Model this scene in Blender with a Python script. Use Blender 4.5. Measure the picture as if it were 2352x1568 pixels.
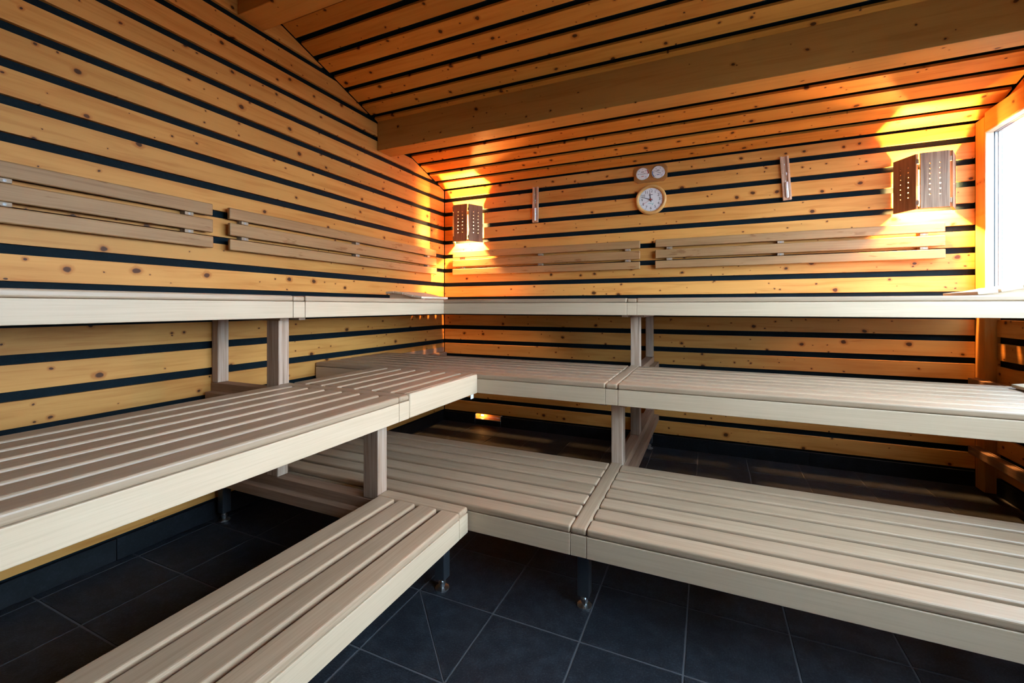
import bpy, bmesh, math, random
from mathutils import Vector, Matrix

# ------------------------------------------------------------------ set-up
for o in list(bpy.data.objects):
    bpy.data.objects.remove(o, do_unlink=True)
SC = bpy.context.scene
COL = SC.collection
S = 0.87                      # survey units -> metres
R = math.radians
random.seed(7)

# ------------------------------------------------------------------ camera (16 mm-class wide lens, vertical shift)
FPX, YAW, CX, CY, HY, ZC = 1001.0, R(24.2), 2.8247, -4.3442, 704.0, 1.33
cam_d = bpy.data.cameras.new('camera')
cam_d.sensor_fit = 'HORIZONTAL'
cam_d.sensor_width = 36.0
cam_d.lens = FPX / 2352.0 * 36.0
cam_d.shift_y = -(784.0 - HY) / 2352.0
cam_d.clip_start = 0.02
cam = bpy.data.objects.new('camera', cam_d)
cam.location = (CX * S, CY * S, ZC * S)
cam.rotation_euler = (R(90), 0, YAW)
COL.objects.link(cam)
SC.camera = cam

# ------------------------------------------------------------------ sky light and exposure
SKY = (0.62, 0.81, 1.0)
SKY_STRENGTH = 22.0
LAMP_COL = (1.0, 0.46, 0.14)
LAMP_STRENGTH = 11000.0
w = bpy.data.worlds.new('overcast_sky')
SC.world = w
w.use_nodes = True
wn = w.node_tree.nodes['Background']
wn.inputs[0].default_value = (*SKY, 1)
wn.inputs[1].default_value = SKY_STRENGTH
vs = SC.view_settings
vs.view_transform = 'Standard'
vs.look = 'None'
vs.gamma = 1.0
vs.use_curve_mapping = False
vs.exposure = 0.0

# ------------------------------------------------------------------ materials
def new_mat(name):
    m = bpy.data.materials.new(name)
    m.use_nodes = True
    nt = m.node_tree
    b = nt.nodes['Principled BSDF']
    return m, nt, b

def N(nt, t, **kw):
    n = nt.nodes.new(t)
    for k, v in kw.items():
        setattr(n, k, v)
    return n

def math_n(nt, op, a, b=None, c=None, clamp=False):
    n = N(nt, 'ShaderNodeMath', operation=op, use_clamp=clamp)
    for i, v in enumerate((a, b, c)):
        if v is None:
            continue
        if isinstance(v, (int, float)):
            n.inputs[i].default_value = v
        else:
            nt.links.new(v, n.inputs[i])
    return n.outputs[0]

def mix_n(nt, fac, a, b, blend='MIX'):
    n = N(nt, 'ShaderNodeMix', data_type='RGBA', blend_type=blend)
    if isinstance(fac, (int, float)):
        n.inputs[0].default_value = fac
    else:
        nt.links.new(fac, n.inputs[0])
    for i, v in ((6, a), (7, b)):
        if isinstance(v, tuple):
            n.inputs[i].default_value = (*v, 1)
        else:
            nt.links.new(v, n.inputs[i])
    return n.outputs[2]

def smooth(nt, v, lo, hi):
    n = N(nt, 'ShaderNodeMapRange', interpolation_type='SMOOTHSTEP')
    nt.links.new(v, n.inputs[0])
    for i, x in ((1, lo), (2, hi)):
        if isinstance(x, (int, float)):
            n.inputs[i].default_value = x
        else:
            nt.links.new(x, n.inputs[i])
    return n.outputs[0]

def wood_coords(nt):
    """object coordinates, long axis of every board on X, shifted per board"""
    tc = N(nt, 'ShaderNodeTexCoord')
    oi = N(nt, 'ShaderNodeObjectInfo')
    sh = N(nt, 'ShaderNodeCombineXYZ')
    for i, k in enumerate((37.0, 11.0, 23.0)):
        nt.links.new(math_n(nt, 'MULTIPLY', oi.outputs['Random'], k), sh.inputs[i])
    ad = N(nt, 'ShaderNodeVectorMath', operation='ADD')
    nt.links.new(tc.outputs['Object'], ad.inputs[0])
    nt.links.new(sh.outputs[0], ad.inputs[1])
    return ad.outputs[0], oi.outputs['Random']

def scaled(nt, vec, s):
    n = N(nt, 'ShaderNodeVectorMath', operation='MULTIPLY')
    nt.links.new(vec, n.inputs[0])
    n.inputs[1].default_value = s
    return n.outputs[0]

def noise(nt, vec, scale, detail=3.0, rough=0.55, dist=0.0):
    n = N(nt, 'ShaderNodeTexNoise')
    nt.links.new(vec, n.inputs['Vector'])
    n.inputs['Scale'].default_value = scale
    n.inputs['Detail'].default_value = detail
    n.inputs['Roughness'].default_value = rough
    n.inputs['Distortion'].default_value = dist
    return n.outputs[0]

def pine(name, light, dark, knot_axis='y', knots=1.0, knot_scale=5.0, rough=0.52, knot_col=(0.050, 0.015, 0.004)):
    m, nt, b = new_mat(name)
    v, rnd = wood_coords(nt)
    # knots: round spots on the broad face, drawn out through the board
    wob = N(nt, 'ShaderNodeTexNoise')
    nt.links.new(v, wob.inputs['Vector'])
    wob.inputs['Scale'].default_value = 18.0
    wsub = N(nt, 'ShaderNodeVectorMath', operation='SUBTRACT')
    nt.links.new(wob.outputs[1], wsub.inputs[0]); wsub.inputs[1].default_value = (0.5, 0.5, 0.5)
    wmul = N(nt, 'ShaderNodeVectorMath', operation='SCALE')
    nt.links.new(wsub.outputs[0], wmul.inputs[0]); wmul.inputs['Scale'].default_value = 0.02
    wadd = N(nt, 'ShaderNodeVectorMath', operation='ADD')
    nt.links.new(v, wadd.inputs[0]); nt.links.new(wmul.outputs[0], wadd.inputs[1])
    sx = N(nt, 'ShaderNodeSeparateXYZ'); nt.links.new(wadd.outputs[0], sx.inputs[0])
    kc = N(nt, 'ShaderNodeCombineXYZ'); nt.links.new(sx.outputs[0], kc.inputs[0])
    across = {'y': sx.outputs[2], 'z': sx.outputs[1], '3': None}[knot_axis]
    if across is None:
        across = math_n(nt, 'ADD', sx.outputs[1], sx.outputs[2])
    nt.links.new(math_n(nt, 'MULTIPLY', across, 1.25), kc.inputs[1])
    def layer(scale, prob, r0, r1):
        """spots of radius r0..r1 metres in a share prob of the cells: (core, halo)"""
        vo = N(nt, 'ShaderNodeTexVoronoi', feature='F1', voronoi_dimensions='2D')
        nt.links.new(kc.outputs[0], vo.inputs['Vector'])
        vo.inputs['Scale'].default_value = scale
        vo.inputs['Randomness'].default_value = 1.0
        d = math_n(nt, 'DIVIDE', vo.outputs['Distance'], scale)
        sep = N(nt, 'ShaderNodeSeparateColor')
        nt.links.new(vo.outputs['Color'], sep.inputs[0])
        has = math_n(nt, 'LESS_THAN', sep.outputs[0], prob)
        rad = math_n(nt, 'ADD', math_n(nt, 'MULTIPLY', math_n(nt, 'POWER', sep.outputs[1], 1.8), r1 - r0), r0)
        core = math_n(nt, 'MULTIPLY', has, math_n(nt, 'SUBTRACT', 1.0, smooth(nt, d, math_n(nt, 'MULTIPLY', rad, 0.7), math_n(nt, 'MULTIPLY', rad, 1.15))))
        halo = math_n(nt, 'MULTIPLY', has, math_n(nt, 'SUBTRACT', 1.0, smooth(nt, d, math_n(nt, 'MULTIPLY', rad, 0.9), math_n(nt, 'ADD', math_n(nt, 'MULTIPLY', rad, 2.0), 0.004))))
        return core, halo
    c1, h1 = layer(knot_scale, 0.85 * knots, 0.0060, 0.0165)
    c2, h2 = layer(knot_scale * 2.1, 0.30 * knots, 0.0028, 0.0068)
    core = math_n(nt, 'MAXIMUM', c1, c2)
    halo = math_n(nt, 'MAXIMUM', h1, math_n(nt, 'MULTIPLY', h2, 0.6))
    # growth rings that flow round the knots
    push = math_n(nt, 'MULTIPLY', halo, 0.022)
    cx = N(nt, 'ShaderNodeCombineXYZ')
    nt.links.new(push, cx.inputs[1]); nt.links.new(push, cx.inputs[2])
    gv = N(nt, 'ShaderNodeVectorMath', operation='ADD')
    nt.links.new(v, gv.inputs[0]); nt.links.new(cx.outputs[0], gv.inputs[1])
    ring = noise(nt, scaled(nt, gv.outputs[0], (0.9, 13.0, 13.0)), 2.2, 4.0, 0.6, 0.6)
    fine = noise(nt, scaled(nt, gv.outputs[0], (3.0, 160.0, 160.0)), 1.0, 2.0)
    tone = noise(nt, scaled(nt, v, (0.8, 3.0, 3.0)), 1.6, 2.0)
    f = smooth(nt, ring, 0.42, 0.72)
    f = math_n(nt, 'ADD', math_n(nt, 'MULTIPLY', f, 0.5), math_n(nt, 'MULTIPLY', fine, 0.28))
    f = math_n(nt, 'ADD', f, math_n(nt, 'MULTIPLY', math_n(nt, 'SUBTRACT', tone, 0.5), 1.3), clamp=True)
    col = mix_n(nt, f, light, dark)
    resin = smooth(nt, noise(nt, scaled(nt, v, (1.6, 22.0, 22.0)), 1.3, 3.0, 0.6), 0.66, 0.80)
    col = mix_n(nt, math_n(nt, 'MULTIPLY', resin, 0.55), col, tuple(c * k for c, k in zip(dark, (0.8, 0.55, 0.4))))
    col = mix_n(nt, math_n(nt, 'MULTIPLY', halo, 0.6), col, tuple(c * k for c, k in zip(dark, (0.85, 0.62, 0.4))))
    col = mix_n(nt, math_n(nt, 'MULTIPLY', core, 0.93), col, knot_col)
    # board to board difference
    hsv = N(nt, 'ShaderNodeHueSaturation')
    nt.links.new(col, hsv.inputs['Color'])
    nt.links.new(math_n(nt, 'ADD', math_n(nt, 'MULTIPLY', rnd, 0.34), 0.83), hsv.inputs['Value'])
    nt.links.new(hsv.outputs[0], b.inputs['Base Color'])
    b.inputs['Roughness'].default_value = rough
    b.inputs['Specular IOR Level'].default_value = 0.22
    return m

def plain_wood(name, light, dark, grain=1.0, rough=0.55, stain=None, streak=0.0):
    """knot-free bench wood with fine long grain"""
    m, nt, b = new_mat(name)
    v, rnd = wood_coords(nt)
    fine = noise(nt, scaled(nt, v, (4.0, 190.0, 190.0)), 1.0, 3.0, 0.6)
    band = noise(nt, scaled(nt, v, (0.8, 16.0, 16.0)), 1.8, 3.0, 0.55, 0.4)
    blot = noise(nt, scaled(nt, v, (2.0, 5.0, 5.0)), 1.5, 3.0)
    f = math_n(nt, 'ADD', math_n(nt, 'MULTIPLY', smooth(nt, fine, 0.35, 0.75), 0.45 * grain), math_n(nt, 'MULTIPLY', smooth(nt, band, 0.4, 0.7), 0.35 * grain))
    f = math_n(nt, 'ADD', f, math_n(nt, 'MULTIPLY', math_n(nt, 'SUBTRACT', blot, 0.45), 0.5), clamp=True)
    col = mix_n(nt, f, light, dark)
    if streak:
        st = smooth(nt, noise(nt, scaled(nt, v, (1.2, 90.0, 90.0)), 1.0, 2.0), 0.62, 0.7)
        col = mix_n(nt, math_n(nt, 'MULTIPLY', st, streak), col, tuple(c * 0.45 for c in dark))
    if stain:
        sm = smooth(nt, noise(nt, scaled(nt, v, (5.0, 26.0, 26.0)), 1.0, 3.0, 0.6), 0.62, 0.68)
        col = mix_n(nt, math_n(nt, 'MULTIPLY', sm, 0.75), col, stain)
    hsv = N(nt, 'ShaderNodeHueSaturation')
    nt.links.new(col, hsv.inputs['Color'])
    nt.links.new(math_n(nt, 'ADD', math_n(nt, 'MULTIPLY', rnd, 0.16), 0.92), hsv.inputs['Value'])
    nt.links.new(hsv.outputs[0], b.inputs['Base Color'])
    b.inputs['Roughness'].default_value = rough
    b.inputs['Specular IOR Level'].default_value = 0.4
    bp = N(nt, 'ShaderNodeBump')
    bp.inputs['Strength'].default_value = 0.12 * grain
    bp.inputs['Distance'].default_value = 0.002
    nt.links.new(fine, bp.inputs['Height'])
    nt.links.new(bp.outputs[0], b.inputs['Normal'])
    return m

def flat(name, col, rough=0.5, metal=0.0, spec=0.5, emit=None, es=0.0):
    m, nt, b = new_mat(name)
    b.inputs['Base Color'].default_value = (*col, 1)
    b.inputs['Roughness'].default_value = rough
    b.inputs['Metallic'].default_value = metal
    b.inputs['Specular IOR Level'].default_value = spec
    if emit:
        b.inputs['Emission Color'].default_value = (*emit, 1)
        b.inputs['Emission Strength'].default_value = es
    return m

def speckled(name, a, c, scale, rough, spec=0.5, bump=0.0, lo=0.4, hi=0.7):
    m, nt, b = new_mat(name)
    v, rnd = wood_coords(nt)
    big = noise(nt, v, scale * 0.12, 4.0, 0.6)
    sm = noise(nt, v, scale, 3.0, 0.65)
    f = math_n(nt, 'ADD', math_n(nt, 'MULTIPLY', smooth(nt, big, lo, hi), 0.5), math_n(nt, 'MULTIPLY', smooth(nt, sm, 0.45, 0.75), 0.6), clamp=True)
    nt.links.new(mix_n(nt, f, a, c), b.inputs['Base Color'])
    b.inputs['Roughness'].default_value = rough
    b.inputs['Specular IOR Level'].default_value = spec
    if bump:
        bp = N(nt, 'ShaderNodeBump')
        bp.inputs['Strength'].default_value = bump
        bp.inputs['Distance'].default_value = 0.004
        nt.links.new(sm, bp.inputs['Height'])
        nt.links.new(bp.outputs[0], b.inputs['Normal'])
    return m

M = {}
M['pine_wall'] = pine('pine_wall', (0.65, 0.315, 0.080), (0.43, 0.150, 0.022), 'y')
M['pine_ceiling'] = pine('pine_ceiling', (0.63, 0.270, 0.048), (0.45, 0.145, 0.016), 'z', knots=0.9)
M['pine_beam'] = pine('pine_beam', (0.56, 0.290, 0.075), (0.42, 0.185, 0.040), '3', knots=1.0, knot_scale=3.6)
M['pine_trim'] = pine('pine_trim', (0.54, 0.26, 0.065), (0.42, 0.17, 0.035), 'y', knots=0.45)
M['pale_trim'] = plain_wood('pale_trim', (0.80, 0.70, 0.56), (0.68, 0.55, 0.40), 0.6)
M['backing'] = speckled('black_membrane', (0.0022, 0.0075, 0.0112), (0.004, 0.0125, 0.0185), 60.0, 0.7, 0.10)
M['bench'] = plain_wood('bench_wood', (0.45, 0.325, 0.215), (0.31, 0.208, 0.126), 1.0, 0.38)
M['bench_front'] = plain_wood('bench_front_wood', (0.61, 0.470, 0.320), (0.475, 0.345, 0.220), 0.8, 0.5)
M['frame'] = plain_wood('frame_wood', (0.50, 0.38, 0.29), (0.29, 0.17, 0.10), 1.3, 0.6, streak=0.8)
M['rail'] = plain_wood('rail_wood_shaded', (0.34, 0.215, 0.14), (0.20, 0.110, 0.062), 1.2, 0.6)  # darker copy of the frame wood, shade of the unlit rails put into colour
M['backrest'] = plain_wood('backrest_wood', (0.36, 0.205, 0.085), (0.245, 0.125, 0.046), 1.2, 0.55, stain=(0.20, 0.085, 0.022))
M['block'] = plain_wood('block_wood', (0.36, 0.26, 0.17), (0.24, 0.16, 0.10), 1.0)
M['old_board'] = plain_wood('old_board_wood', (0.27, 0.165, 0.10), (0.10, 0.045, 0.02), 1.4, 0.6, streak=0.5)
M['clock_wood'] = plain_wood('clock_wood', (0.66, 0.38, 0.13), (0.52, 0.26, 0.07), 0.5, 0.35)
M['gauge_wood'] = plain_wood('gauge_wood', (0.40, 0.19, 0.055), (0.26, 0.10, 0.025), 0.8, 0.4)
M['timer_wood'] = plain_wood('timer_wood', (0.62, 0.42, 0.29), (0.48, 0.30, 0.19), 0.7, 0.5)
M['headrest'] = plain_wood('headrest_wood', (0.74, 0.60, 0.43), (0.58, 0.42, 0.27), 1.0)
M['tile'] = speckled('slate_tile', (0.006, 0.009, 0.014), (0.040, 0.051, 0.066), 170.0, 0.55, 0.35, 0.5, 0.35, 0.85)
M['plinth_tile'] = speckled('plinth_tile', (0.006, 0.008, 0.010), (0.014, 0.018, 0.023), 90.0, 0.6, 0.2)
M['grout'] = flat('grout', (0.075, 0.078, 0.085), 0.9)
M['steel'] = flat('steel', (0.62, 0.64, 0.66), 0.3, 1.0)
M['screw'] = flat('screw_zinc', (0.30, 0.30, 0.30), 0.5, 0.6)
M['leg_metal'] = flat('leg_metal', (0.10, 0.12, 0.14), 0.38, 0.8)
M['frame_grey'] = flat('frame_grey', (0.42, 0.45, 0.47), 0.45)
M['gasket'] = flat('gasket', (0.01, 0.012, 0.015), 0.6)
M['white'] = flat('dial_white', (0.80, 0.82, 0.83), 0.35)
M['ink'] = flat('ink', (0.02, 0.022, 0.026), 0.5)
M['red'] = flat('dial_red', (0.50, 0.03, 0.02), 0.5)
M['blue'] = flat('dial_blue', (0.02, 0.13, 0.32), 0.5)
M['teal'] = flat('dial_teal', (0.15, 0.55, 0.52), 0.5)
M['sand'] = flat('sand', (0.85, 0.87, 0.88), 0.6)
M['tag'] = flat('tag_white', (0.78, 0.79, 0.82), 0.6)
M['bulb'] = flat('bulb_glow', (1, 0.9, 0.7), 0.4, emit=LAMP_COL, es=LAMP_STRENGTH)
M['bulb_dim'] = flat('bulb_dim_glow', (1, 0.9, 0.7), 0.4, emit=LAMP_COL, es=LAMP_STRENGTH * 0.25)
M['vent_bulb'] = flat('vent_bulb_glow', (1, 0.9, 0.7), 0.4, emit=(1.0, 0.50, 0.14), es=60.0)
M['ground'] = flat('outside_ground', (0.045, 0.05, 0.045), 0.9)

def glass(name, tint=(1, 1, 1), rough=0.0, refl=0.10):
    """thin pane: lets light through, mirrors a little"""
    m = bpy.data.materials.new(name)
    m.use_nodes = True
    nt = m.node_tree
    nt.nodes.clear()
    out = N(nt, 'ShaderNodeOutputMaterial')
    tr = N(nt, 'ShaderNodeBsdfTransparent'); tr.inputs[0].default_value = (*tint, 1)
    gl = N(nt, 'ShaderNodeBsdfGlossy'); gl.inputs['Roughness'].default_value = rough
    lw = N(nt, 'ShaderNodeLayerWeight'); lw.inputs[0].default_value = 0.5
    fr = math_n(nt, 'ADD', math_n(nt, 'MULTIPLY', math_n(nt, 'POWER', lw.outputs['Facing'], 5.0), 0.9), 0.06)
    mx = N(nt, 'ShaderNodeMixShader')
    nt.links.new(fr, mx.inputs[0])
    nt.links.new(tr.outputs[0], mx.inputs[1]); nt.links.new(gl.outputs[0], mx.inputs[2])
    nt.links.new(mx.outputs[0], out.inputs[0])
    return m
M['glass'] = glass('window_glass', (0.97, 0.99, 0.99))
M['tube_glass'] = glass('tube_glass', (0.96, 0.97, 0.97))

# ------------------------------------------------------------------ builders (all lengths in survey units, scaled by S)
def link(o, parent=None):
    COL.objects.link(o)
    if parent is not None:
        o.parent = parent
    return o

def tag(o, label=None, cat=None, group=None, kind=None):
    if label: o['label'] = label
    if cat: o['category'] = cat
    if group: o['group'] = group
    if kind: o['kind'] = kind
    return o

def wpos(o):
    p = Vector((0, 0, 0))
    while o is not None:
        p += o.location
        o = o.parent
    return p

def empty(name, x, y, z, parent=None):
    o = bpy.data.objects.new(name, None)
    o.empty_display_size = 0.05
    o.location = Vector((x, y, z)) * S - (wpos(parent) if parent else Vector())
    return link(o, parent)

def mworld(o):
    m = o.matrix_basis.copy()
    return mworld(o.parent) @ o.matrix_parent_inverse @ m if o.parent else m

def sub(child, part):
    """hang a finished piece under a part without moving it"""
    w_ = mworld(child)
    child.parent = part
    child.matrix_parent_inverse = mworld(part).inverted()
    child.matrix_basis = w_
    return child

CACHE = {}
def box_mesh(lx, ly, lz, mat, bev, seg):
    key = (round(lx, 4), round(ly, 4), round(lz, 4), mat, bev, seg)
    if key in CACHE:
        return CACHE[key]
    bm = bmesh.new()
    bmesh.ops.create_cube(bm, size=1.0)
    bmesh.ops.scale(bm, vec=(lx * S, ly * S, lz * S), verts=bm.verts)
    if bev:
        bmesh.ops.bevel(bm, geom=bm.edges[:], offset=min(bev, 0.45 * min(lx, ly, lz)) * S, segments=seg, profile=0.5, affect='EDGES')
    me = bpy.data.meshes.new(mat + '_board')
    bm.to_mesh(me); bm.free()
    me.materials.append(M[mat])
    CACHE[key] = me
    return me

ROT = {'x': (0, 0, 0), 'y': (0, 0, R(90)), 'z': (0, R(-90), 0)}
def box(name, x0, x1, y0, y1, z0, z1, mat, parent=None, grain='x', bev=0.002, seg=1):
    dx, dy, dz = abs(x1 - x0), abs(y1 - y0), abs(z1 - z0)
    dims = {'x': (dx, dy, dz), 'y': (dy, dx, dz), 'z': (dz, dy, dx)}[grain]
    o = bpy.data.objects.new(name, box_mesh(*dims, mat, bev, seg))
    o.rotation_euler = ROT[grain]
    c = Vector(((x0 + x1) / 2, (y0 + y1) / 2, (z0 + z1) / 2)) * S
    o.location = c - (wpos(parent) if parent else Vector())
    return link(o, parent)

def mesh_obj(name, verts, faces, mat, parent=None, loc=(0, 0, 0), rot=(0, 0, 0), smooth_shade=False):
    me = bpy.data.meshes.new(name)
    me.from_pydata([Vector(v) * S for v in verts], [], faces)
    bm = bmesh.new(); bm.from_mesh(me)
    bmesh.ops.recalc_face_normals(bm, faces=bm.faces[:])
    bm.to_mesh(me); bm.free()
    me.materials.append(M[mat])
    if smooth_shade:
        for p in me.polygons: p.use_smooth = True
    o = bpy.data.objects.new(name, me)
    o.rotation_euler = rot
    o.location = Vector(loc) * S - (wpos(parent) if parent else Vector())
    return link(o, parent)

def prism(name, poly, t0, t1, mat, parent=None, loc=(0, 0, 0), rot=(0, 0, 0)):
    """poly in the local XZ plane, thickness t0..t1 along local Y"""
    n = len(poly)
    v = [(p[0], t0, p[1]) for p in poly] + [(p[0], t1, p[1]) for p in poly]
    f = [tuple(range(n)), tuple(range(2 * n - 1, n - 1, -1))]
    f += [(i, (i + 1) % n, n + (i + 1) % n, n + i) for i in range(n)]
    return mesh_obj(name, v, f, mat, parent, loc, rot)

def lathe(name, prof, mat, parent=None, loc=(0, 0, 0), rot=(0, 0, 0), seg=32, smooth_shade=True, caps=True):
    """profile (r, h) turned round local Z"""
    v, f = [], []
    for r, h in prof:
        for k in range(seg):
            a = 2 * math.pi * k / seg
            v.append((r * math.cos(a), r * math.sin(a), h))
    for i in range(len(prof) - 1):
        for k in range(seg):
            f.append((i * seg + k, i * seg + (k + 1) % seg, (i + 1) * seg + (k + 1) % seg, (i + 1) * seg + k))
    if caps:
        f.append(tuple(range(seg))); f.append(tuple(range((len(prof) - 1) * seg, len(prof) * seg)))
    return mesh_obj(name, v, f, mat, parent, loc, rot, smooth_shade)

# ------------------------------------------------------------------ survey
XR, YF = 4.628, -4.754                  # right wall line and front wall line
PITCH, GAP0, GAPH = 0.1643, 1.5861, 0.0455   # plank rhythm: centre of gap 0, gap height
PLINTH = 0.115
Z0, SLOPE, RIDGE = 2.690, 0.322, -2.377
TH = 0.022                              # plank thickness
def ceil_z(y): return Z0 - SLOPE * y if y >= RIDGE else Z0 - SLOPE * (2 * RIDGE - y)

# ------------------------------------------------------------------ floor
floor = box('floor', -0.06, XR + 0.12, YF - 0.1, 0.1, -0.08, -0.0022, 'grout', bev=0)
tag(floor, 'floor of dark slate tiles with thin grey grout lines', kind='structure')
TP, GJ = 0.3842, 0.007
tile_cuts = {(3, 6)}
for i in range(0, 13):
    x0 = 0.054 + (i - 1) * TP
    for j in range(0, 14):
        y1 = 0.035 - j * TP
        a, b_ = max(x0 + GJ / 2, -0.04), min(x0 + TP - GJ / 2, XR + 0.07)
        c, d_ = max(y1 - TP + GJ / 2, YF), min(y1 - GJ / 2, 0.02)
        if b_ - a < 0.01 or d_ - c < 0.01:
            continue
        if abs(x0 - 1.591) < 0.02 and abs(y1 + 2.654) < 0.02:      # the tile that is cut on the diagonal
            g = 0.0022
            for tri in ([(a, d_ - 2 * g), (a, c), (b_ - 2 * g, c)], [(a + 2 * g, d_), (b_, d_), (b_, c + 2 * g)]):
                vv = [(x, y, -0.02) for x, y in tri] + [(x, y, 0.0) for x, y in tri]
                mesh_obj('tile', vv, [(0, 1, 2), (3, 4, 5), (0, 1, 4, 3), (1, 2, 5, 4), (2, 0, 3, 5)], 'tile', floor)
        else:
            box('tile', a, b_, c, d_, -0.02, 0.0, 'tile', floor, bev=0.0015)

# ------------------------------------------------------------------ walls: black membrane with spaced pine planks
def gap_edges():
    k = -9
    out = []
    while True:
        lo = GAP0 + k * PITCH + GAPH / 2
        hi = lo + PITCH - GAPH
        if lo > 3.6: break
        out.append((lo, hi)); k += 1
    return out
PL = gap_edges()

_lp = [(YF - 0.1, -0.05), (0.1, -0.05), (0.1, ceil_z(0) + 0.2), (RIDGE, ceil_z(RIDGE) + 0.2), (YF - 0.1, ceil_z(YF) + 0.2)]
wall_left = mesh_obj('wall_left', [(x, y, z) for x in (-TH - 0.002, -TH - 0.09) for y, z in _lp],
                     [(0, 1, 2, 3, 4), (9, 8, 7, 6, 5)] + [(i, (i + 1) % 5, 5 + (i + 1) % 5, 5 + i) for i in range(5)], 'backing')
tag(wall_left, 'left gable wall of spaced pine planks over black membrane', kind='structure')

def clip(poly, f):
    """keep the part of poly where f(p) >= 0 (f linear)"""
    out = []
    for i in range(len(poly)):
        p, q = poly[i], poly[(i + 1) % len(poly)]
        a, b_ = f(p), f(q)
        if a >= 0: out.append(p)
        if (a >= 0) != (b_ >= 0):
            t = a / (a - b_)
            out.append((p[0] + t * (q[0] - p[0]), p[1] + t * (q[1] - p[1])))
    return out

def gable_planks(parent, xface, y0, y1, zmin, zmax, side):
    """planks that follow the gable; side +1: face looks to +x (left wall), -1: to -x"""
    for lo, hi in PL:
        lo2, hi2 = max(lo, zmin), min(hi, zmax)
        if hi2 - lo2 < 0.01: continue
        poly = [(y0, lo2), (y1, lo2), (y1, hi2), (y0, hi2)]
        poly = clip(poly, lambda p: (Z0 - 0.008 - SLOPE * p[0]) - p[1])
        poly = clip(poly, lambda p: (Z0 - 0.008 - SLOPE * (2 * RIDGE - p[0])) - p[1])
        if len(poly) < 3: continue
        yc, zc = sum(p[0] for p in poly) / len(poly), sum(p[1] for p in poly) / len(poly)
        loc_poly = [(p[0] - yc, p[1] - zc) for p in poly]
        prism('plank', loc_poly, 0 if side > 0 else -TH, TH if side > 0 else 0, 'pine_wall', parent, (xface, yc, zc), (0, 0, R(90)))

gable_planks(wall_left, 0.0, YF, -0.006, PLINTH, 9, +1)

wall_back = box('wall_back', -0.1, XR + 0.15, TH + 0.002, TH + 0.09, PLINTH, ceil_z(0) + 0.2, 'backing', bev=0)
tag(wall_back, 'back wall of spaced pine planks over black membrane', kind='structure')
for lo, hi in PL:
    lo2, hi2 = max(lo, PLINTH), min(hi, Z0 - 0.004)
    if hi2 - lo2 > 0.015:
        box('plank', 0.006, XR, 0, TH, lo2, hi2, 'pine_wall', wall_back, 'x', 0.0015)

XRP = 4.692                                  # plank face of the right wall
WZ1 = 2.578                                       # head of all windows
WIN = ((-0.118, -1.16, 1.30), (-1.23, -1.86, 1.30), (-1.93, -2.86, 1.22), (-2.93, -4.30, 1.22))   # back edge, near edge, sill
WY0, VY1 = WIN[0][0], WIN[-1][1]
def wr(name, y0, y1, z0, z1):
    return box(name, XRP + TH + 0.002, XRP + TH + 0.008, y0, y1, z0, z1, 'backing', wall_right, bev=0)
wall_right = box('wall_right', XRP + TH + 0.002, XRP + TH + 0.008, YF - 0.1, VY1, -0.05, ceil_z(YF) + 0.7, 'backing', bev=0)
for i, (y0, y1, z0) in enumerate(WIN):
    wr('backing_sheet', y1, y0, -0.05, z0)
    if i < 3: wr('backing_sheet', WIN[i + 1][0], y1, -0.05, WZ1)
wr('backing_sheet', VY1, WY0, WZ1, 3.7)
wr('backing_sheet', WY0, 0.1, -0.05, 3.0)
tag(wall_right, 'right gable wall of spaced pine planks around the big windows', kind='structure')
for y0, y1, z0 in WIN:
    gable_planks(wall_right, XRP, y1 - 0.02, y0 - 0.004, PLINTH, z0 - 0.05, -1)
gable_planks(wall_right, XRP, YF, VY1 - 0.10, PLINTH, 9, -1)
gable_planks(wall_right, XRP, VY1 - 0.10, -0.01, WZ1 + 0.14, 9, -1)

wall_front = box('wall_front', -0.1, XR + 0.15, YF - 0.09, YF - 0.002, -0.05, ceil_z(YF) + 0.2, 'grout', bev=0)
tag(wall_front, 'unseen front wall behind the viewer, dark slate slabs added to cut bounced light', kind='structure')
for i in range(6):
    for j in range(5):
        x0, z0 = i * 0.785, j * 0.55
        box('slab', x0 + 0.003, min(x0 + 0.782, XR + 0.06), YF - 0.012, YF, z0 + 0.003, min(z0 + 0.547, Z0 - 0.004), 'plinth_tile', wall_front)  # dark slabs added on the unseen wall so it bounces less light

# black tiled plinth
bb_back = empty('baseboard_back', 2.3, 0.0, 0.0); tag(bb_back, 'black tiled plinth along the foot of the back wall', kind='structure')
VX0, VX1, VZ0, VZ1 = 0.417, 0.733, 0.062, 0.119
edges = [0.0, VX0 - 0.004, VX1 + 0.004, 1.27, 2.05, 2.827, 3.60, XR]
for a, b_ in zip(edges[:-1], edges[1:]):
    if abs(a - (VX0 - 0.004)) < 1e-6:
        box('tile', a + 0.001, b_ - 0.001, -0.008, 0.02, 0.0, VZ0 - 0.003, 'plinth_tile', bb_back)
    else:
        box('tile', a + 0.001, b_ - 0.001, -0.008, 0.02, 0.0, PLINTH - 0.002, 'plinth_tile', bb_back)
for a, b_ in ((-0.06, VX0 - 0.012), (VX1 + 0.012, XR + 0.12)):
    box('plinth_core', a, b_, 0.02, 0.10, -0.05, PLINTH, 'backing', bb_back)
bb_left = empty('baseboard_left', 0.0, -2.4, 0.0); tag(bb_left, 'black tiled plinth along the foot of the left wall', kind='structure')
yy = -0.009
for b_ in (-0.78, -1.55, -2.33, -3.11, -3.89, YF):
    box('tile', -0.02, -0.001, yy - 0.001, b_ + 0.001, 0.0, PLINTH - 0.002, 'plinth_tile', bb_left); yy = b_
bb_right = empty('baseboard_right', XRP, -2.4, 0.0); tag(bb_right, 'black tiled plinth along the foot of the right wall', kind='structure')
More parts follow.
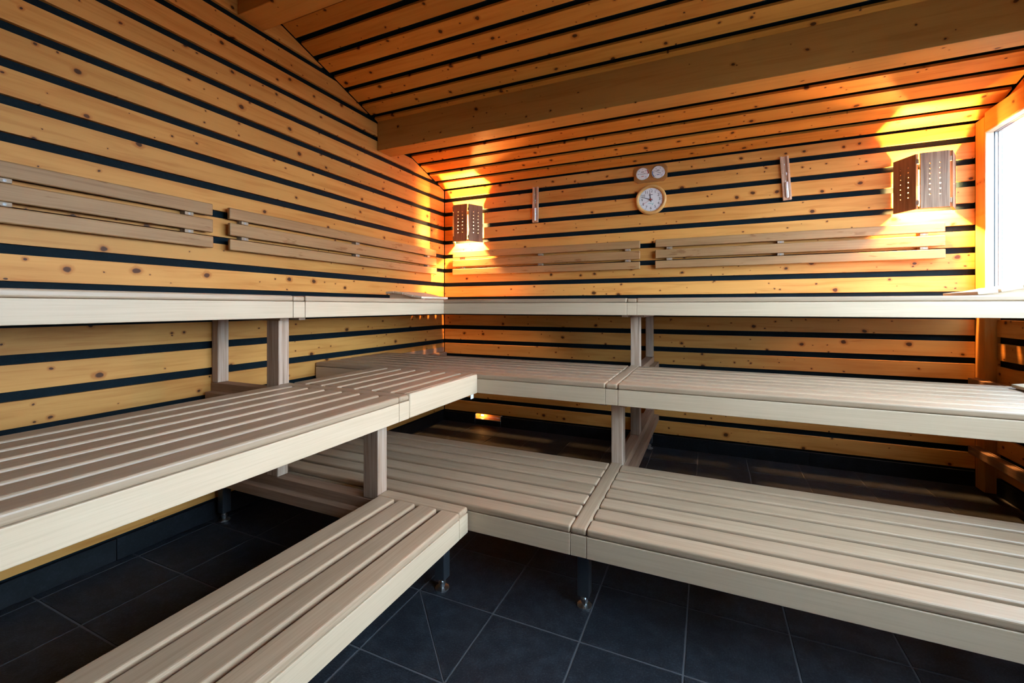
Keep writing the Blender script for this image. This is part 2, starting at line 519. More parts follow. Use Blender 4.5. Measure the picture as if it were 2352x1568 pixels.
yy = -0.009
for b_ in (-0.78, -1.55, -2.33, -3.11, -3.89, YF):
    box('tile', XRP, XRP + 0.02, yy - 0.001, b_ + 0.001, 0.0, PLINTH - 0.002, 'plinth_tile', bb_right); yy = b_

# ------------------------------------------------------------------ ceiling: two slopes of spaced planks, beams
ang = math.atan(SLOPE)
ceiling = mesh_obj('ceiling', [(x, y, z) for x in (-0.1, XR + 0.2) for y, z in
        ((0.12, ceil_z(0) + TH * 1.1), (RIDGE, ceil_z(RIDGE) + TH * 1.1), (YF - 0.12, ceil_z(YF) + TH * 1.1),
         (YF - 0.12, ceil_z(YF) + 0.35), (RIDGE, ceil_z(RIDGE) + 0.35), (0.12, ceil_z(0) + 0.35))],
        [(0, 1, 2, 3, 4, 5)[:0] or (0, 1, 4, 5), (1, 2, 3, 4), (6, 7, 10, 11), (7, 8, 9, 10), (0, 6, 7, 1), (1, 7, 8, 2), (2, 8, 9, 3), (3, 9, 10, 4), (4, 10, 11, 5), (5, 11, 6, 0)], 'backing')
tag(ceiling, 'sloping ceiling of spaced pine planks over black membrane', kind='structure')
def ceil_plank(ya, yb, mirrored=False):
    """plank between plan lines ya > yb on the back slope"""
    if mirrored:
        ya, yb = 2 * RIDGE - yb, 2 * RIDGE - ya
    yc = (ya + yb) / 2
    L = (ya - yb) / math.cos(ang)
    a = -ang if not mirrored else ang
    o = bpy.data.objects.new('plank', box_mesh(XR + 0.055, L, TH, 'pine_ceiling', 0.0015, 1))
    o.rotation_euler = (a, 0, 0)
    o.location = Vector(((XR + 0.06) / 2, yc, ceil_z(yc) + TH / 2 / math.cos(ang))) * S - wpos(ceiling)
    link(o, ceiling)
cg = [0.0 - 0.1625 * k for k in range(0, 5)] + [-0.815, -1.03, -1.20, -1.36, -1.52, -1.68, -1.84, -2.0, -2.16]
for mir in (False, True):
    for a, b_ in zip(cg[:-1], cg[1:]):
        ceil_plank(a - 0.0225, b_ + 0.0225, mir)
    ceil_plank(-2.16 - 0.016, RIDGE + 0.01, mir)

def beam(name, y0, y1, z0, label):
    zt = min(ceil_z(y0), ceil_z(y1)) + 0.06
    o = box(name, 0.004, XR + 0.06, y0, y1, z0, zt, 'pine_beam', None, 'x', 0.004, 2)
    tag(o, label, 'beam', 'ceiling beams')
beam('ceiling_beam', -1.141, -0.955, 2.787, 'thick pine ceiling beam above the clock, orange on its underside')
beam('ceiling_beam', -2.469, -2.285, 3.247, 'dark ridge beam at the highest point of the ceiling')
beam('ceiling_beam', 2 * RIDGE + 0.955, 2 * RIDGE + 1.141, 2.787, 'pine ceiling beam over the viewer, on the front slope')

# ------------------------------------------------------------------ window
def window(name, y0, y1, z0, z1, label):
    """pane in a grey profile frame with a pale lining; y0 is the edge nearest the back wall"""
    win = empty(name, XR, (y0 + y1) / 2, z0); tag(win, label, kind='structure')
    for e, s in ((y0, -1), (y1, 1)):
        box('jamb_lining', XR + 0.002, XR + 0.046, e, e + s * 0.010, z0, z1, 'pale_trim', win, 'z', 0.002)
        box('gasket', XR + 0.0465, XR + 0.0515, e, e + s * 0.008, z0, z1, 'gasket', win, 'z', 0)
        box('frame_profile', XR + 0.052, XR + 0.068, e, e + s * 0.008, z0, z1, 'frame_grey', win, 'z', 0.001)
        box('frame_profile', XR + 0.0685, XR + 0.086, e, e + s * 0.012, z0, z1, 'frame_grey', win, 'z', 0.001)
    ya, yb = y1 + 0.0125, y0 - 0.0125
    box('head_lining', XR + 0.002, XR + 0.046, ya, yb, z1 - 0.010, z1, 'pale_trim', win, 'y', 0.002)
    box('gasket', XR + 0.0465, XR + 0.0515, ya, yb, z1 - 0.008, z1, 'gasket', win, 'y', 0)
    for d0, d1, p in ((0.052, 0.068, 0.008), (0.0685, 0.086, 0.012)):
        box('frame_profile', XR + d0, XR + d1, ya, yb, z1 - p, z1, 'frame_grey', win, 'y', 0.001)
        box('frame_profile', XR + d0, XR + d1, ya, yb, z0, z0 + p, 'frame_grey', win, 'y', 0.001)
    box('sill', XR, XR + 0.05, y1, y0, z0 - 0.04, z0 - 0.0005, 'pale_trim', win, 'y', 0.003)
    mesh_obj('pane', [(XR + 0.0865, y1, z0), (XR + 0.0865, y0, z0), (XR + 0.0865, y0, z1), (XR + 0.0865, y1, z1)], [(0, 1, 2, 3)], 'glass', win)
    return win
for i, lab in enumerate(('bright clear window in the right wall above the top bench', 'narrow clear window in the right wall above the middle bench',
                         'clear window in the right wall past the narrow one', 'wide clear window in the right wall level with the viewer')):
    window('window_%d' % (i + 1), WIN[i][0], WIN[i][1], WIN[i][2], WZ1, lab)
t = box('trim_1', XR, XRP + TH, WY0, -0.0005, 0.0, ceil_z(0) - 0.002, 'pine_trim', None, 'z', 0.003); tag(t, 'pine post in the corner beside the window', kind='structure')
t = box('trim_2', XR, XRP + TH, VY1 - 0.1, WY0, WZ1, 2.717, 'pine_trim', None, 'y', 0.003); tag(t, 'pine lintel board over the windows', kind='structure')
for i in range(3):
    t = box('trim_%d' % (i + 3), XR, XRP + TH, WIN[i + 1][0], WIN[i][1], (1.30, 1.22, 1.22)[i], WZ1, 'pine_trim', None, 'z', 0.003)
    tag(t, ('pine post between the top bench window and the narrow window', 'pine post between the narrow window and the next', 'pine post between the two windows beside the viewer')[i], kind='structure')
t = box('trim_6', XR, XRP + TH, VY1 - 0.1, VY1, PLINTH, WZ1, 'pine_trim', None, 'z', 0.003); tag(t, 'pine post at the viewer end of the windows', kind='structure')

# ------------------------------------------------------------------ benches
G = (0.3637, 0.8614, 1.3604)            # joint between top slats and front board, per tier
HB, TS = 0.0926, 0.031                  # front board height, slat thickness
SP, SW = 0.1215, 0.0975                 # slat pitch and width
BF = (2.549, 1.852, 1.127)              # fronts of the benches on the back wall (minus y)
LF = (1.799, 1.461, 0.733)              # fronts of the benches on the left wall (x)
BED = (2.288, 2.360)                    # ends of the panels at the back frame
LED = (-2.642, -2.560)                  # ends of the panels at the left frame

def panel(tier, side, e0, e1, n, label, solid_front=False, pitch=SP, tagged=False, drop=0.0):
    g = G[tier]
    if side == 'B':
        root = empty('sauna_bench', (e0 + e1) / 2, -BF[tier] + n * pitch / 2, g - HB)
    else:
        root = empty('sauna_bench', LF[tier] - n * pitch / 2, (e0 + e1) / 2, g - HB)
    tag(root, label, 'bench', 'slatted bench panels')
    def bx(name, d0, d1, z0, z1, mat, a0=e0, a1=e1, bev=0.006, seg=3, along=True):
        """d: distance back from the front edge"""
        if side == 'B':
            return box(name, a0, a1, -BF[tier] + d0, -BF[tier] + d1, z0, z1, mat, root, 'x' if along else 'y', bev, seg)
        return box(name, LF[tier] - d1, LF[tier] - d0, a0, a1, z0, z1, mat, root, 'y' if along else 'x', bev, seg)
    for i in range(n):
        if i == 0 and solid_front:
            bx('slat', 0.030, SW, g, g + TS, 'bench')
        else:
            bx('slat', i * pitch, i * pitch + SW, g, g + TS, 'bench', bev=0.0085)
    if tier == 2 and side == 'B':
        bx('slat', n * pitch, BF[tier] - 0.010, g, g + TS, 'bench', bev=0.006)
    if solid_front:
        bx('front_board', 0.0, 0.030, g - HB, g + TS, 'bench_front', bev=0.008)
    else:
        bx('front_board', 0.0005, 0.030, g - HB, g - 0.0015, 'bench_front', bev=0.003)
    m = max(2, int(round(abs(e1 - e0) / 0.8)) + 1)
    for k in range(m):
        c = e0 + 0.07 + (e1 - e0 - 0.14) * k / (m - 1)
        bx('bearer', 0.034, (n - 1) * pitch + SW - 0.01, g - 0.050, g - 0.001, 'rail', c - 0.03, c + 0.03, 0.002, 1, False)
    if tagged:
        bx('label_tag', -0.0015, 0.0, g - HB - 0.022, g - HB + 0.004, 'tag', e1 - 0.09, e1 - 0.055, 0, 1)
    return root

panel(0, 'L', YF + 0.01, LED[0], 4, 'narrow four-slat lowest bench along the left side, running out of the picture bottom left')
panel(0, 'B', 0.02, BED[0], 7, 'lowest slatted bench section in the corner, left of the back frame')
panel(0, 'B', BED[1], XR - 0.01, 7, 'lowest slatted bench section at the bottom right of the picture')
panel(1, 'L', YF + 0.01, LED[0], 7, 'long middle-tier slatted bench section along the left wall, nearest the viewer')
panel(1, 'L', LED[1], -BF[1] - 0.004, 7, 'short middle-tier bench section between the left frame and the back bench', True, tagged=True)
panel(1, 'B', 0.012, BED[0], 7, 'middle-tier slatted bench section in the far corner below the small lamp')
panel(1, 'B', BED[1], XR - 0.01, 7, 'middle-tier slatted bench section on the right, pale in the window light')
panel(2, 'L', YF + 0.01, LED[0], 6, 'top-tier bench section along the left wall, nearest the viewer')
panel(2, 'L', LED[1], -BF[2] - 0.004, 6, 'top-tier bench section on the left wall that carries the headrest by the corner')
panel(2, 'B', 0.012, BED[0], 9, 'top-tier bench section under the corner lamp on the back wall')
panel(2, 'B', BED[1], XR - 0.01, 9, 'top-tier bench section under the window-side lamp, with a headrest on it')

def metal_leg(root, x, y, ztop):
    leg = box('leg', x - 0.026, x + 0.026, y - 0.026, y + 0.026, 0.052, ztop, 'leg_metal', root, 'z', 0.003, 2)
    ft = lathe('foot', [(0.033, 0.0), (0.033, 0.006), (0.012, 0.012), (0.012, 0.022), (0.017, 0.022), (0.017, 0.036), (0.008, 0.036), (0.008, 0.056)],
               'steel', root, (x, y, 0.0), seg=12, smooth_shade=False)
    sub(ft, leg)
    pl = box('top_plate', x - 0.036, x + 0.036, y - 0.036, y + 0.036, ztop - 0.012, ztop, 'leg_metal', root, 'z', 0.002)
    sub(pl, leg)

def frame_back(xc, name, label, half=None):
    """stepped frame that carries the bench panels on the back wall"""
    root = empty(name, xc, -1.3, 0); tag(root, label, 'bench frame', 'stepped bench frames')
    w2 = 0.035
    for t in range(3):
        f = -BF[t]
        box('end_block', xc - w2, xc + w2, f + 0.001, f + 0.022, G[t] - HB, G[t] - 0.002, 'bench_front', root, 'x', 0.003, 2)
        box('rail', xc - w2, xc + w2, f + 0.0225, -0.005, G[t] - HB, G[t] - 0.002, 'rail', root, 'y', 0.003, 2)
        cap_end = (-1.69, -0.97, -0.09)[t]
        box('cap', xc - w2, xc + w2, f + 0.001, cap_end, G[t], G[t] + TS - 0.002, 'bench', root, 'y', 0.011, 3)
        for s in (-1, 1):
            box('batten', xc + s * (w2 + 0.0005), xc + s * (w2 + 0.045), f + 0.05, -0.02, G[t] - 0.108, G[t] - 0.052, 'rail', root, 'y', 0.003, 2)
    pw = 0.033
    box('post', xc - pw, xc + pw, -1.69, -1.592, G[0], G[1] - HB, 'frame', root, 'z', 0.004, 2)
    box('post', xc - pw, xc + pw, -0.97, -0.872, G[1], G[2] - HB, 'frame', root, 'z', 0.004, 2)
    box('post', xc - pw, xc + pw, -0.97, -0.872, G[0], G[1] - HB, 'frame', root, 'z', 0.004, 2)
    box('post', xc - pw, xc + pw, -0.098, -0.03, G[1], G[2] - HB, 'frame', root, 'z', 0.004, 2)
    box('post', xc - pw, xc + pw, -0.098, -0.03, G[0], G[1] - HB, 'frame', root, 'z', 0.004, 2)
    metal_leg(root, xc, -2.443, G[0] - HB)
    metal_leg(root, xc, -1.25, G[0] - HB)
    metal_leg(root, xc, -0.08, G[0] - HB)
    return root

def frame_left(yc, name, label):
    root = empty(name, 0.9, yc, 0); tag(root, label, 'bench frame', 'stepped bench frames')
    w2 = 0.038
    for t in range(3):
        f = LF[t]
        box('end_block', f - 0.022, f - 0.001, yc - w2, yc + w2, G[t] - HB, G[t] - 0.002, 'bench_front', root, 'y', 0.003, 2)
        box('rail', 0.006, f - 0.0225, yc - w2, yc + w2, G[t] - HB, G[t] - 0.002, 'rail', root, 'x', 0.003, 2)
        cap_end = (1.323, 0.608, 0.07)[t]
        box('cap', cap_end, f - 0.001, yc - w2, yc + w2, G[t], G[t] + TS - 0.002, 'bench', root, 'x', 0.011, 3)
        for s in (-1, 1):
            if t == 0 and s == 1: continue
            box('batten', 0.02, f - 0.05, yc + s * (w2 + 0.0005), yc + s * (w2 + 0.045), G[t] - 0.108, G[t] - 0.052, 'rail', root, 'x', 0.003, 2)
    pw = 0.034
    box('post', 1.228, 1.323, yc - pw, yc + pw, G[0], G[1] - HB, 'frame', root, 'z', 0.004, 2)
    box('post', 0.508, 0.608, yc - pw, yc + pw, G[1], G[2] - HB, 'frame', root, 'z', 0.004, 2)
    box('post', 0.508, 0.600, yc - pw, yc + pw, G[0], G[1] - HB, 'frame', root, 'z', 0.004, 2)
    box('post', 0.006, 0.066, yc - pw, yc + pw, G[1], G[2] - HB, 'frame', root, 'z', 0.004, 2)
    box('post', 0.006, 0.066, yc - pw, yc + pw, G[0], G[1] - HB, 'frame', root, 'z', 0.004, 2)
    metal_leg(root, 1.68, yc, G[0] - HB)
    metal_leg(root, 0.075, yc, G[0] - HB)
    return root

frame_back((BED[0] + BED[1]) / 2, 'bench_trestle', 'stepped wooden frame dividing the benches on the back wall')
frame_left((LED[0] + LED[1]) / 2, 'bench_trestle', 'stepped wooden frame dividing the benches on the left wall')

def ledger(x0, x1, s, label):
    root = empty('wall_ledger', (x0 + x1) / 2, -1.0, G[0] - HB); tag(root, label, 'ledger', 'bench ledgers fixed to the side walls')
    for t in range(2):
        box('rail', x0, x1, -BF[t] + 0.05, -0.02, G[t] - 0.055, G[t] - 0.052 + (0.05 if s > 0 else 0.0), 'rail', root, 'y', 0.003, 2)
        a = x1 if s > 0 else x0
        box('batten', a, a + s * 0.045, -BF[t] + 0.06, -0.03, G[t] - 0.112, G[t] - 0.0555, 'rail', root, 'y', 0.003, 2)
ledger(0.001, 0.010, +1, 'pale ledger boards on the left wall that carry the corner ends of the back benches')
ledger(XR - 0.008, XR - 0.001, -1, 'stepped ledger boards on the right wall below the window')

# ------------------------------------------------------------------ backrests
def backrest(side, e0, e1, blocks, label):
    zb = 1.69
    if side == 'B':
        root = empty('backrest', (e0 + e1) / 2, -0.001, zb)
    else:
        root = empty('backrest', 0.001, (e0 + e1) / 2, zb)
    tag(root, label, 'backrest', 'slatted wooden backrests')
    def bx(name, a0, a1, d0, d1, z0, z1, mat, bev=0.002, seg=1, grain=None):
        if side == 'B':
            return box(name, a0, a1, -d1, -d0, z0, z1, mat, root, grain or 'x', bev, seg)
        return box(name, d0, d1, a0, a1, z0, z1, mat, root, grain or 'y', bev, seg)
    for z0, z1, d0 in ((1.690, 1.760, 0.036), (1.784, 1.864, 0.034), (1.888, 1.960, 0.030)):
        bx('slat', e0, e1, d0, d0 + 0.026, z0, z1, 'backrest', 0.006, 3)
    for c in blocks:
        bt = bx('batten', c - 0.024, c + 0.024, 0.0005, 0.030, 1.70, 1.95, 'block', 0.002, 1, 'z')
        for zz in (1.773, 1.876):
            hb_ = bx('spacer_block', c - 0.024, c + 0.024, 0.0305, 0.050, zz - 0.0095, zz + 0.0105, 'block', 0.002)
            rot = (R(90), 0, 0) if side == 'B' else (0, R(90), 0)
            loc = (c, -0.0505, zz) if side == 'B' else (0.0505, c, zz)
            sub(hb_, bt)
            sc_ = lathe('screw', [(0.0065, 0.0), (0.0065, 0.001), (0.004, 0.0012), (0.0035, 0.0004)], 'screw', root, loc, rot, 10, False)
            sub(sc_, bt)
backrest('L', -4.60, -2.657, (-3.525, -2.788, -4.40), 'wide slatted backrest on the left wall, nearest the viewer, with stains')
backrest('L', -2.556, -0.245, (-2.45, -1.438, -0.382), 'slatted backrest on the left wall running into the lit corner')
backrest('B', 0.148, 2.234, (0.264, 1.216, 2.116), 'slatted backrest on the back wall under the corner lamp')
backrest('B', 2.373, 4.441, (2.497, 3.386, 4.319), 'slatted backrest on the back wall under the window-side lamp')

# ------------------------------------------------------------------ wall lamps
def holed_board(name, w_, h_, t_, holes, r, mat, parent, loc, rotz):
    """board in local X(width)/Z(height); holes at (x, z) cut right through"""
    xs = sorted({round(x, 4) for x, z in holes}); zs = sorted({round(z, 4) for x, z in holes})
    c = r * 1.6
    gx = [-w_ / 2] + [v for x in xs for v in (x - c, x + c)] + [w_ / 2]
    gz = [-h_ / 2] + [v for z in zs for v in (z - c, z + c)] + [h_ / 2]
    hs = {(round(x, 4), round(z, 4)) for x, z in holes}
    V, F, idx = [], [], {}
    def vid(x, z, y):
        k = (round(x, 5), round(z, 5), y)
        if k not in idx:
            idx[k] = len(V); V.append((x, y, z))
        return idx[k]
    for i in range(len(gx) - 1):
        for j in range(len(gz) - 1):
            x0, x1, z0, z1 = gx[i], gx[i + 1], gz[j], gz[j + 1]
            cc = (round((x0 + x1) / 2, 4), round((z0 + z1) / 2, 4))
            if cc in hs and abs((x1 - x0) - 2 * c) < 1e-4 and abs((z1 - z0) - 2 * c) < 1e-4:
                sq = [(x1, cc[1]), (x1, z1), (cc[0], z1), (x0, z1), (x0, cc[1]), (x0, z0), (cc[0], z0), (x1, z0)]
                ci = [(cc[0] + r * math.cos(k * math.pi / 4), cc[1] + r * math.sin(k * math.pi / 4)) for k in range(8)]
                for k in range(8):
                    q = (k + 1) % 8
                    for y in (-t_ / 2, t_ / 2):
                        F.append((vid(*sq[k], y), vid(*sq[q], y), vid(*ci[q], y), vid(*ci[k], y)))
                    F.append((vid(*ci[k], -t_ / 2), vid(*ci[q], -t_ / 2), vid(*ci[q], t_ / 2), vid(*ci[k], t_ / 2)))
            else:
                for y in (-t_ / 2, t_ / 2):
                    F.append((vid(x0, z0, y), vid(x1, z0, y), vid(x1, z1, y), vid(x0, z1, y)))
    for j in range(len(gz) - 1):
        for x in (-w_ / 2, w_ / 2):
            F.append((vid(x, gz[j], -t_ / 2), vid(x, gz[j + 1], -t_ / 2), vid(x, gz[j + 1], t_ / 2), vid(x, gz[j], t_ / 2)))
    for i in range(len(gx) - 1):
        for z in (-h_ / 2, h_ / 2):
            F.append((vid(gx[i], z, -t_ / 2), vid(gx[i + 1], z, -t_ / 2), vid(gx[i + 1], z, t_ / 2), vid(gx[i], z, t_ / 2)))
    # local X of the wood material must run along the height: swap axes, board stands on its X axis
    V2 = [(v[2], v[1], -v[0]) for v in V]
    o = mesh_obj(name, V2, F, mat, parent, loc)
    o.rotation_euler = (Matrix.Rotation(rotz, 3, 'Z') @ Matrix.Rotation(R(-90), 3, 'Y')).to_euler()
    return o

def wall_lamp(xc, label, yw=0.0, turn=False, glow='bulb'):
    z0, z1 = 2.052, 2.457
    zc, h = (z0 + z1) / 2, z1 - z0
    root = empty('wall_lamp', xc, 0.0, z0); tag(root, label, 'lamp', 'wooden corner-shade wall lamps')
    P = [(xc - 0.182, -0.004), (xc - 0.092, -0.19), (xc + 0.092, -0.19), (xc + 0.182, -0.004)]
    for a, b_ in zip(P[:-1], P[1:]):
        dx, dy = b_[0] - a[0], b_[1] - a[1]
        L = math.hypot(dx, dy)
        wd = L - 0.020
        cols = [-wd * 0.17, wd * 0.17]
        zs = [(-0.105 + k * 0.0375) for k in range(7)]
        holed_board('shade_board', wd, h, 0.016, [(x, z) for x in cols for z in zs], 0.0052, 'old_board', root,
                    ((a[0] + b_[0]) / 2, (a[1] + b_[1]) / 2, zc), math.atan2(dy, dx))
    for sx in (-1, 1):                                       # small hinge blocks in the open corners
        for zz in (z0 + 0.03, z1 - 0.075):
            box('hinge', xc + sx * 0.092 - 0.006, xc + sx * 0.092 + 0.006, -0.186, -0.174, zz, zz + 0.035, 'old_board', root, 'z', 0.001)
    box('back_plate', xc - 0.05, xc + 0.05, -0.012, -0.0005, zc - 0.115, zc + 0.005, 'tag', root, 'z', 0.003)
    sk = lathe('socket', [(0.02, 0.0), (0.022, 0.01), (0.022, 0.05), (0.016, 0.055)], 'tag', root, (xc, -0.0125, zc - 0.055), (R(90), 0, 0), 16)
    prof = [(0.012, 0.0), (0.014, 0.015)] + [(0.030 * math.sin(t), 0.045 - 0.030 * math.cos(t)) for t in [R(40 + 14 * k) for k in range(10)]]
    bu = lathe('bulb', prof, glow, root, (xc, -0.068, zc - 0.055), (R(90), 0, 0), 12)
    sub(bu, sk)
    if turn:
        root.rotation_euler = (0, 0, R(180))
        root.location.y = yw * S
    return root
wall_lamp(0.335, 'small-looking dark wooden lamp in the far corner with glowing slit')
wall_lamp(4.330, 'dark wooden board lamp with drilled holes beside the window')
wall_lamp(3.75, 'dark wooden lamp on the front wall by the windows', YF, True, 'bulb_dim')

# ------------------------------------------------------------------ glowing vent in the plinth
vent = empty('vent_light', (VX0 + VX1) / 2, 0.05, VZ0); tag(vent, 'small glowing slot light at the foot of the back wall', 'light')
box('floor_board', VX0, VX1, -0.004, 0.11, VZ0 - 0.002, VZ0 + 0.003, 'clock_wood', vent, 'x', 0)
box('top_board', VX0, VX1, 0.0235, 0.11, VZ1 - 0.004, VZ1 - 0.0045 + 0.004, 'clock_wood', vent, 'x', 0)
box('back_board', VX0, VX1, 0.105, 0.11, VZ0 + 0.0035, VZ1 - 0.0045, 'clock_wood', vent, 'x', 0)
for a in (VX0, VX1 - 0.006):
    box('side_board', a, a + 0.006, -0.004, 0.1045, VZ0 + 0.0035, VZ1 - 0.0045, 'clock_wood', vent, 'z', 0)
lathe('bulb', [(0.002, 0.0), (0.009, 0.006), (0.009, 0.03), (0.003, 0.036)], 'vent_bulb', vent, (VX0 + 0.04, 0.06, (VZ0 + VZ1) / 2), (0, R(90), 0), 10)

# ------------------------------------------------------------------ clock, gauges, sand timers
def text_mesh(body, size, mat, parent, loc, rot=(R(90), 0, 0), name='numeral'):
    cu = bpy.data.curves.new('t', 'FONT')
    cu.body = body; cu.size = size * S; cu.align_x = 'CENTER'; cu.align_y = 'CENTER'; cu.resolution_u = 2
    tmp = bpy.data.objects.new('t', cu)
    COL.objects.link(tmp)
    dg = bpy.context.evaluated_depsgraph_get()
    me = bpy.data.meshes.new_from_object(tmp.evaluated_get(dg))
    bpy.data.objects.remove(tmp, do_unlink=True)
    me.materials.clear(); me.materials.append(M[mat])
    o = bpy.data.objects.new(name, me)
    o.rotation_euler = rot
    o.location = Vector(loc) * S - wpos(parent)
    return link(o, parent)

def hand(name, length, tail, w0, a_deg, mat, parent, loc):
    """flat hand; angle clockwise from twelve"""
    a = R(a_deg)
    pts = [(-w0, -tail), (w0, -tail), (w0 * 0.55, length), (-w0 * 0.55, length)]
    rp = [(x * math.cos(a) + z * math.sin(a), -x * math.sin(a) + z * math.cos(a)) for x, z in pts]
    return prism(name, rp, -0.0008, 0.0008, mat, parent, loc)

CKX, CKZ = 2.329, 2.348
clock = empty('wall_clock', CKX, 0.0, CKZ - 0.145); tag(clock, 'round clock with pale wooden rim and black numerals', 'clock')
lathe('rim', [(0.110, -0.0005), (0.141, -0.0005), (0.143, 0.012), (0.138, 0.030), (0.128, 0.036), (0.114, 0.030), (0.108, 0.016)], 'clock_wood', clock, (CKX, 0, CKZ), (R(90), 0, 0), 48, caps=False)
cdial = lathe('dial', [(0.109, 0.014), (0.109, 0.020)], 'white', clock, (CKX, 0, CKZ), (R(90), 0, 0), 48, False)
for h in range(1, 13):
    a = R(30 * h)
    sub(text_mesh(str(h), 0.036, 'ink', clock, (CKX + 0.080 * math.sin(a), -0.0207, CKZ + 0.080 * math.cos(a))), cdial)
for k in range(60):
    a = R(6 * k); big = k % 5 == 0
    r0, r1, hw = (0.097, 0.1045, 0.0018) if big else (0.1005, 0.1035, 0.0007)
    pts = [(-hw, r0), (hw, r0), (hw, r1), (-hw, r1)]
    rp = [(x * math.cos(a) + z * math.sin(a), -x * math.sin(a) + z * math.cos(a)) for x, z in pts]
    sub(prism('minute_mark', rp, -0.0004, 0.0004, 'ink', clock, (CKX, -0.0206, CKZ)), cdial)
hand('hour_hand', 0.066, 0.020, 0.0042, -7, 'ink', clock, (CKX, -0.024, CKZ))
hand('minute_hand', 0.093, 0.020, 0.0034, 289, 'ink', clock, (CKX, -0.026, CKZ))
hand('second_hand', 0.085, 0.024, 0.0012, 240, 'red', clock, (CKX, -0.028, CKZ))
lathe('hub', [(0.007, 0.020), (0.007, 0.0295), (0.004, 0.030)], 'red', clock, (CKX, 0, CKZ), (R(90), 0, 0), 14)
sub(box('maker_mark', CKX - 0.018, CKX + 0.018, -0.0206, -0.0201, CKZ + 0.044, CKZ + 0.049, 'ink', clock, bev=0), cdial)
sub(box('printed_line', CKX - 0.022, CKX + 0.012, -0.0206, -0.0201, CKZ - 0.038, CKZ - 0.034, 'teal', clock, bev=0), cdial)
sub(hand('printed_swash', 0.022, 0.0, 0.003, 30, 'teal', clock, (CKX + 0.013, -0.0204, CKZ - 0.052)), cdial)

GX, GZ = 2.325, 2.600
ga = empty('sauna_gauge', GX, 0.0, GZ - 0.08); tag(ga, 'octagonal wooden plate with two white gauge dials above the clock', 'gauge')
def octo(w2, h2, c): return [(-w2 + c, -h2), (w2 - c, -h2), (w2, -h2 + c), (w2, h2 - c), (w2 - c, h2), (-w2 + c, h2), (-w2, h2 - c), (-w2, -h2 + c)]
prism('plate', octo(0.153, 0.082, 0.034), -0.014, -0.0005, 'gauge_wood', ga, (GX, 0, GZ))
prism('raised_plate', octo(0.143, 0.072, 0.030), -0.022, -0.0142, 'gauge_wood', ga, (GX, 0, GZ))
def gauge(cx, nums, arc, a_mat, txt_mat, needle):
    lathe('bezel', [(0.057, 0.0222), (0.061, 0.0222), (0.061, 0.0275), (0.057, 0.0275)], 'steel', ga, (cx, 0, GZ), (R(90), 0, 0), 32, caps=False)
    gd_ = lathe('dial', [(0.057, 0.0222), (0.057, 0.0245)], 'white', ga, (cx, 0, GZ), (R(90), 0, 0), 32, False)
    n = len(nums)
    for i, t in enumerate(nums):
        a = R(-140 + 280 * i / (n - 1))
        sub(text_mesh(t, 0.012, 'ink', ga, (cx + 0.040 * math.sin(a), -0.0252, GZ + 0.040 * math.cos(a))), gd_)
    a0, a1 = arc
    pts_o = [(0.055 * math.sin(R(a0 + (a1 - a0) * k / 8)), 0.055 * math.cos(R(a0 + (a1 - a0) * k / 8))) for k in range(9)]
    pts_i = [(0.048 * math.sin(R(a0 + (a1 - a0) * k / 8)), 0.048 * math.cos(R(a0 + (a1 - a0) * k / 8))) for k in range(9)]
    V = [(x, y, z) for y in (-0.0254, -0.0247) for x, z in pts_o + pts_i]
    F = []
    for k in range(8):
        F += [(k, k + 1, 10 + k, 9 + k), (18 + k, 19 + k, 28 + k, 27 + k)]
    sub(mesh_obj('coloured_arc', V, F, a_mat, ga, (cx, 0, GZ)), gd_)
    sub(hand('needle', 0.042, 0.028, 0.0016, needle, 'ink', ga, (cx, -0.0268, GZ)), gd_)
    sub(box('maker_mark', cx - 0.013, cx + 0.013, -0.0252, -0.0247, GZ + 0.016, GZ + 0.021, 'ink', ga, bev=0), gd_)
    sub(box('printed_line', cx - 0.012, cx + 0.012, -0.0252, -0.0247, GZ - 0.026, GZ - 0.021, txt_mat, ga, bev=0), gd_)
gauge(GX - 0.071, ['0', '20', '40', '60', '80', '100', '120'], (50, 92), 'red', 'red', 272)
gauge(GX + 0.071, ['0', '20', '40', '60', '80', '100'], (-140, -75), 'blue', 'blue', 296)

def sand_timer(x, z0, z1, lean, label):
    root = empty('sand_timer', x, 0.0, z0); tag(root, label, 'sand timer', 'wooden sand timers on the back wall')
    L = z1 - z0
    h = L / 2
    V = [(-0.032, 0), (0.032, 0), (0.032, L), (-0.032, L)]
    def bx(name, xa, xb, ya, yb, za, zb, mat):
        return box(name, x + xa, x + xb, ya, yb, z0 + za, z0 + zb, mat, root, 'z', 0.002)
    bx('back_strip', -0.032, 0.032, -0.010, -0.0005, 0, L, 'timer_wood')
    strips = [bx('side_strip', -0.032, -0.0145, -0.024, -0.0105, 0, L, 'timer_wood'),
              bx('side_strip', 0.0155, 0.032, -0.024, -0.0105, 0, L, 'timer_wood')]
    tube = [(0.003, 0.010), (0.0135, 0.02), (0.0135, h - 0.03), (0.0018, h), (0.0135, h + 0.03), (0.0135, L - 0.02), (0.003, L - 0.010)]
    tb = lathe('glass_tube', tube, 'tube_glass', root, (x + 0.0005, -0.0245, z0), seg=14)
    sd = lathe('sand_column', [(0.003, 0.014), (0.0122, 0.022), (0.0122, h - 0.036), (0.003, h - 0.033)], 'sand', root, (x + 0.0005, -0.0245, z0), seg=14)
    sub(sd, tb)
    for si, sx in enumerate((-0.0232, 0.0238)):
        for half in (0, 1):
            za = 0.03 + half * (h + 0.01)
            for k in range(15):
                zz = z0 + za + k * (h - 0.07) / 14
                ww = 0.0055 if k % 5 == 0 else 0.003
                sub(box('scale_mark', x + sx - ww, x + sx + ww, -0.0246, -0.0241, zz - 0.0009, zz + 0.0009, 'ink', root, bev=0), strips[si])
    root.rotation_euler = (0, R(lean), 0)
    return root
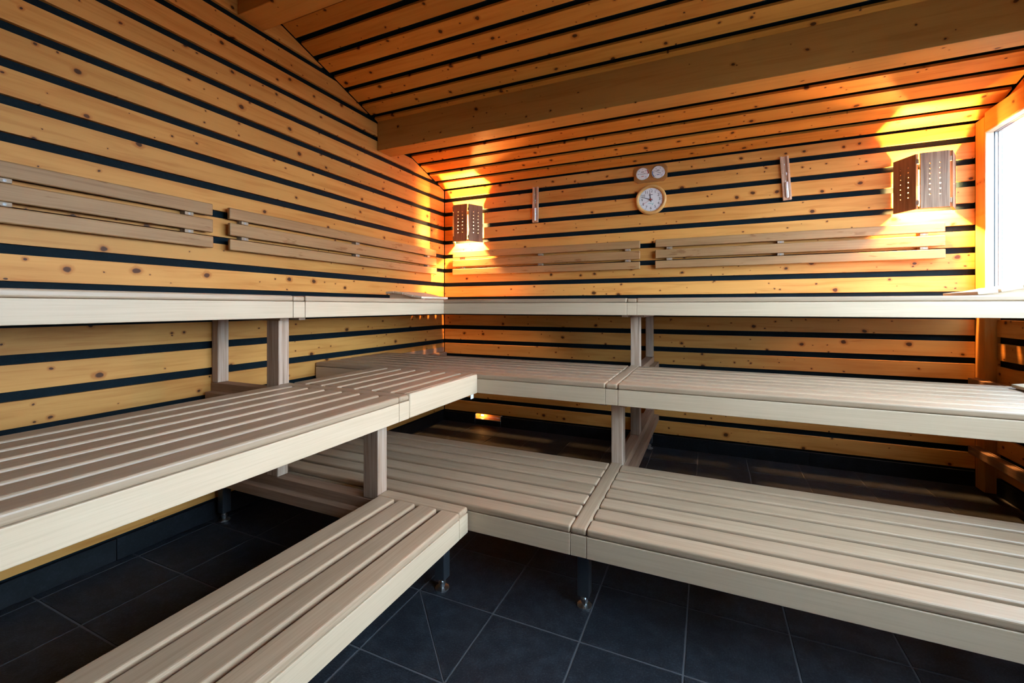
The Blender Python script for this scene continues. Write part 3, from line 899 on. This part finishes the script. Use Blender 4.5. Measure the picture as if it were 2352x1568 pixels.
sand_timer(1.150, 2.226, 2.600, 0.6, 'upright sand timer on the back wall near the corner lamp')
sand_timer(3.440, 2.235, 2.608, -3.6, 'slightly tilted sand timer on the back wall right of the clock')

# ------------------------------------------------------------------ headrests
def headrest(x, y, z, rotz, label, width=0.40, n=4):
    """low edge at local x=0, rising to +x; slats run along local y"""
    root = empty('headrest', x, y, z); tag(root, label, 'headrest', 'wedge-shaped slatted headrests')
    tops = [(0.0, 0.022), (0.095, 0.034), (0.195, 0.056), (0.295, 0.070), (0.385, 0.066)]
    def child(o): return o
    for sy in (0.03, width - 0.05):
        poly = [(0.01, 0.0), (0.36, 0.0), (0.36, 0.046), (0.295, 0.050), (0.195, 0.036), (0.095, 0.014), (0.01, 0.004)]
        mesh_obj('side_support', [(px, yy_, pz) for yy_ in (sy, sy + 0.02) for px, pz in poly],
                 [tuple(range(7)), tuple(range(13, 6, -1))] + [(i, (i + 1) % 7, 7 + (i + 1) % 7, 7 + i) for i in range(7)], 'headrest', root, (x, y, z))
    for i in range(n):
        a, b_ = tops[i], tops[i + 1]
        dx, dz = b_[0] - a[0], b_[1] - a[1]
        L = math.hypot(dx, dz) - 0.010
        o = bpy.data.objects.new('slat', box_mesh(width, L, 0.018, 'headrest', 0.003, 2))
        t = math.atan2(dz, dx)
        # local X of the mesh -> root y ; local Y -> root -x
        o.rotation_euler = (Matrix.Rotation(-t, 3, 'Y') @ Matrix.Rotation(R(90), 3, 'Z')).to_euler()
        nx, nz = -math.sin(t), math.cos(t)
        o.location = Vector(((a[0] + b_[0]) / 2 - nx * 0.009, width / 2, (a[1] + b_[1]) / 2 - nz * 0.009)) * S
        link(o, root)
    root.rotation_euler = (0, 0, rotz)
    return root
TT = TS + 0.0008
headrest(4.205, -1.03, G[2] + TT, 0.0, 'wedge headrest on the top bench beside the window, lit orange on its low edge')
headrest(4.30, -1.52, G[1] + TT, 0.0, 'wedge headrest on the middle bench at the right edge of the picture')
headrest(0.672, -0.965, G[2] + TT, R(180), 'wedge headrest on the top bench in the far left corner')

# ------------------------------------------------------------------ ground outside the window
gd = box('ground', XR + 0.4, XR + 30, -25, 20, -0.7, -0.6, 'ground', bev=0)
tag(gd, 'ground outside the window', kind='structure')
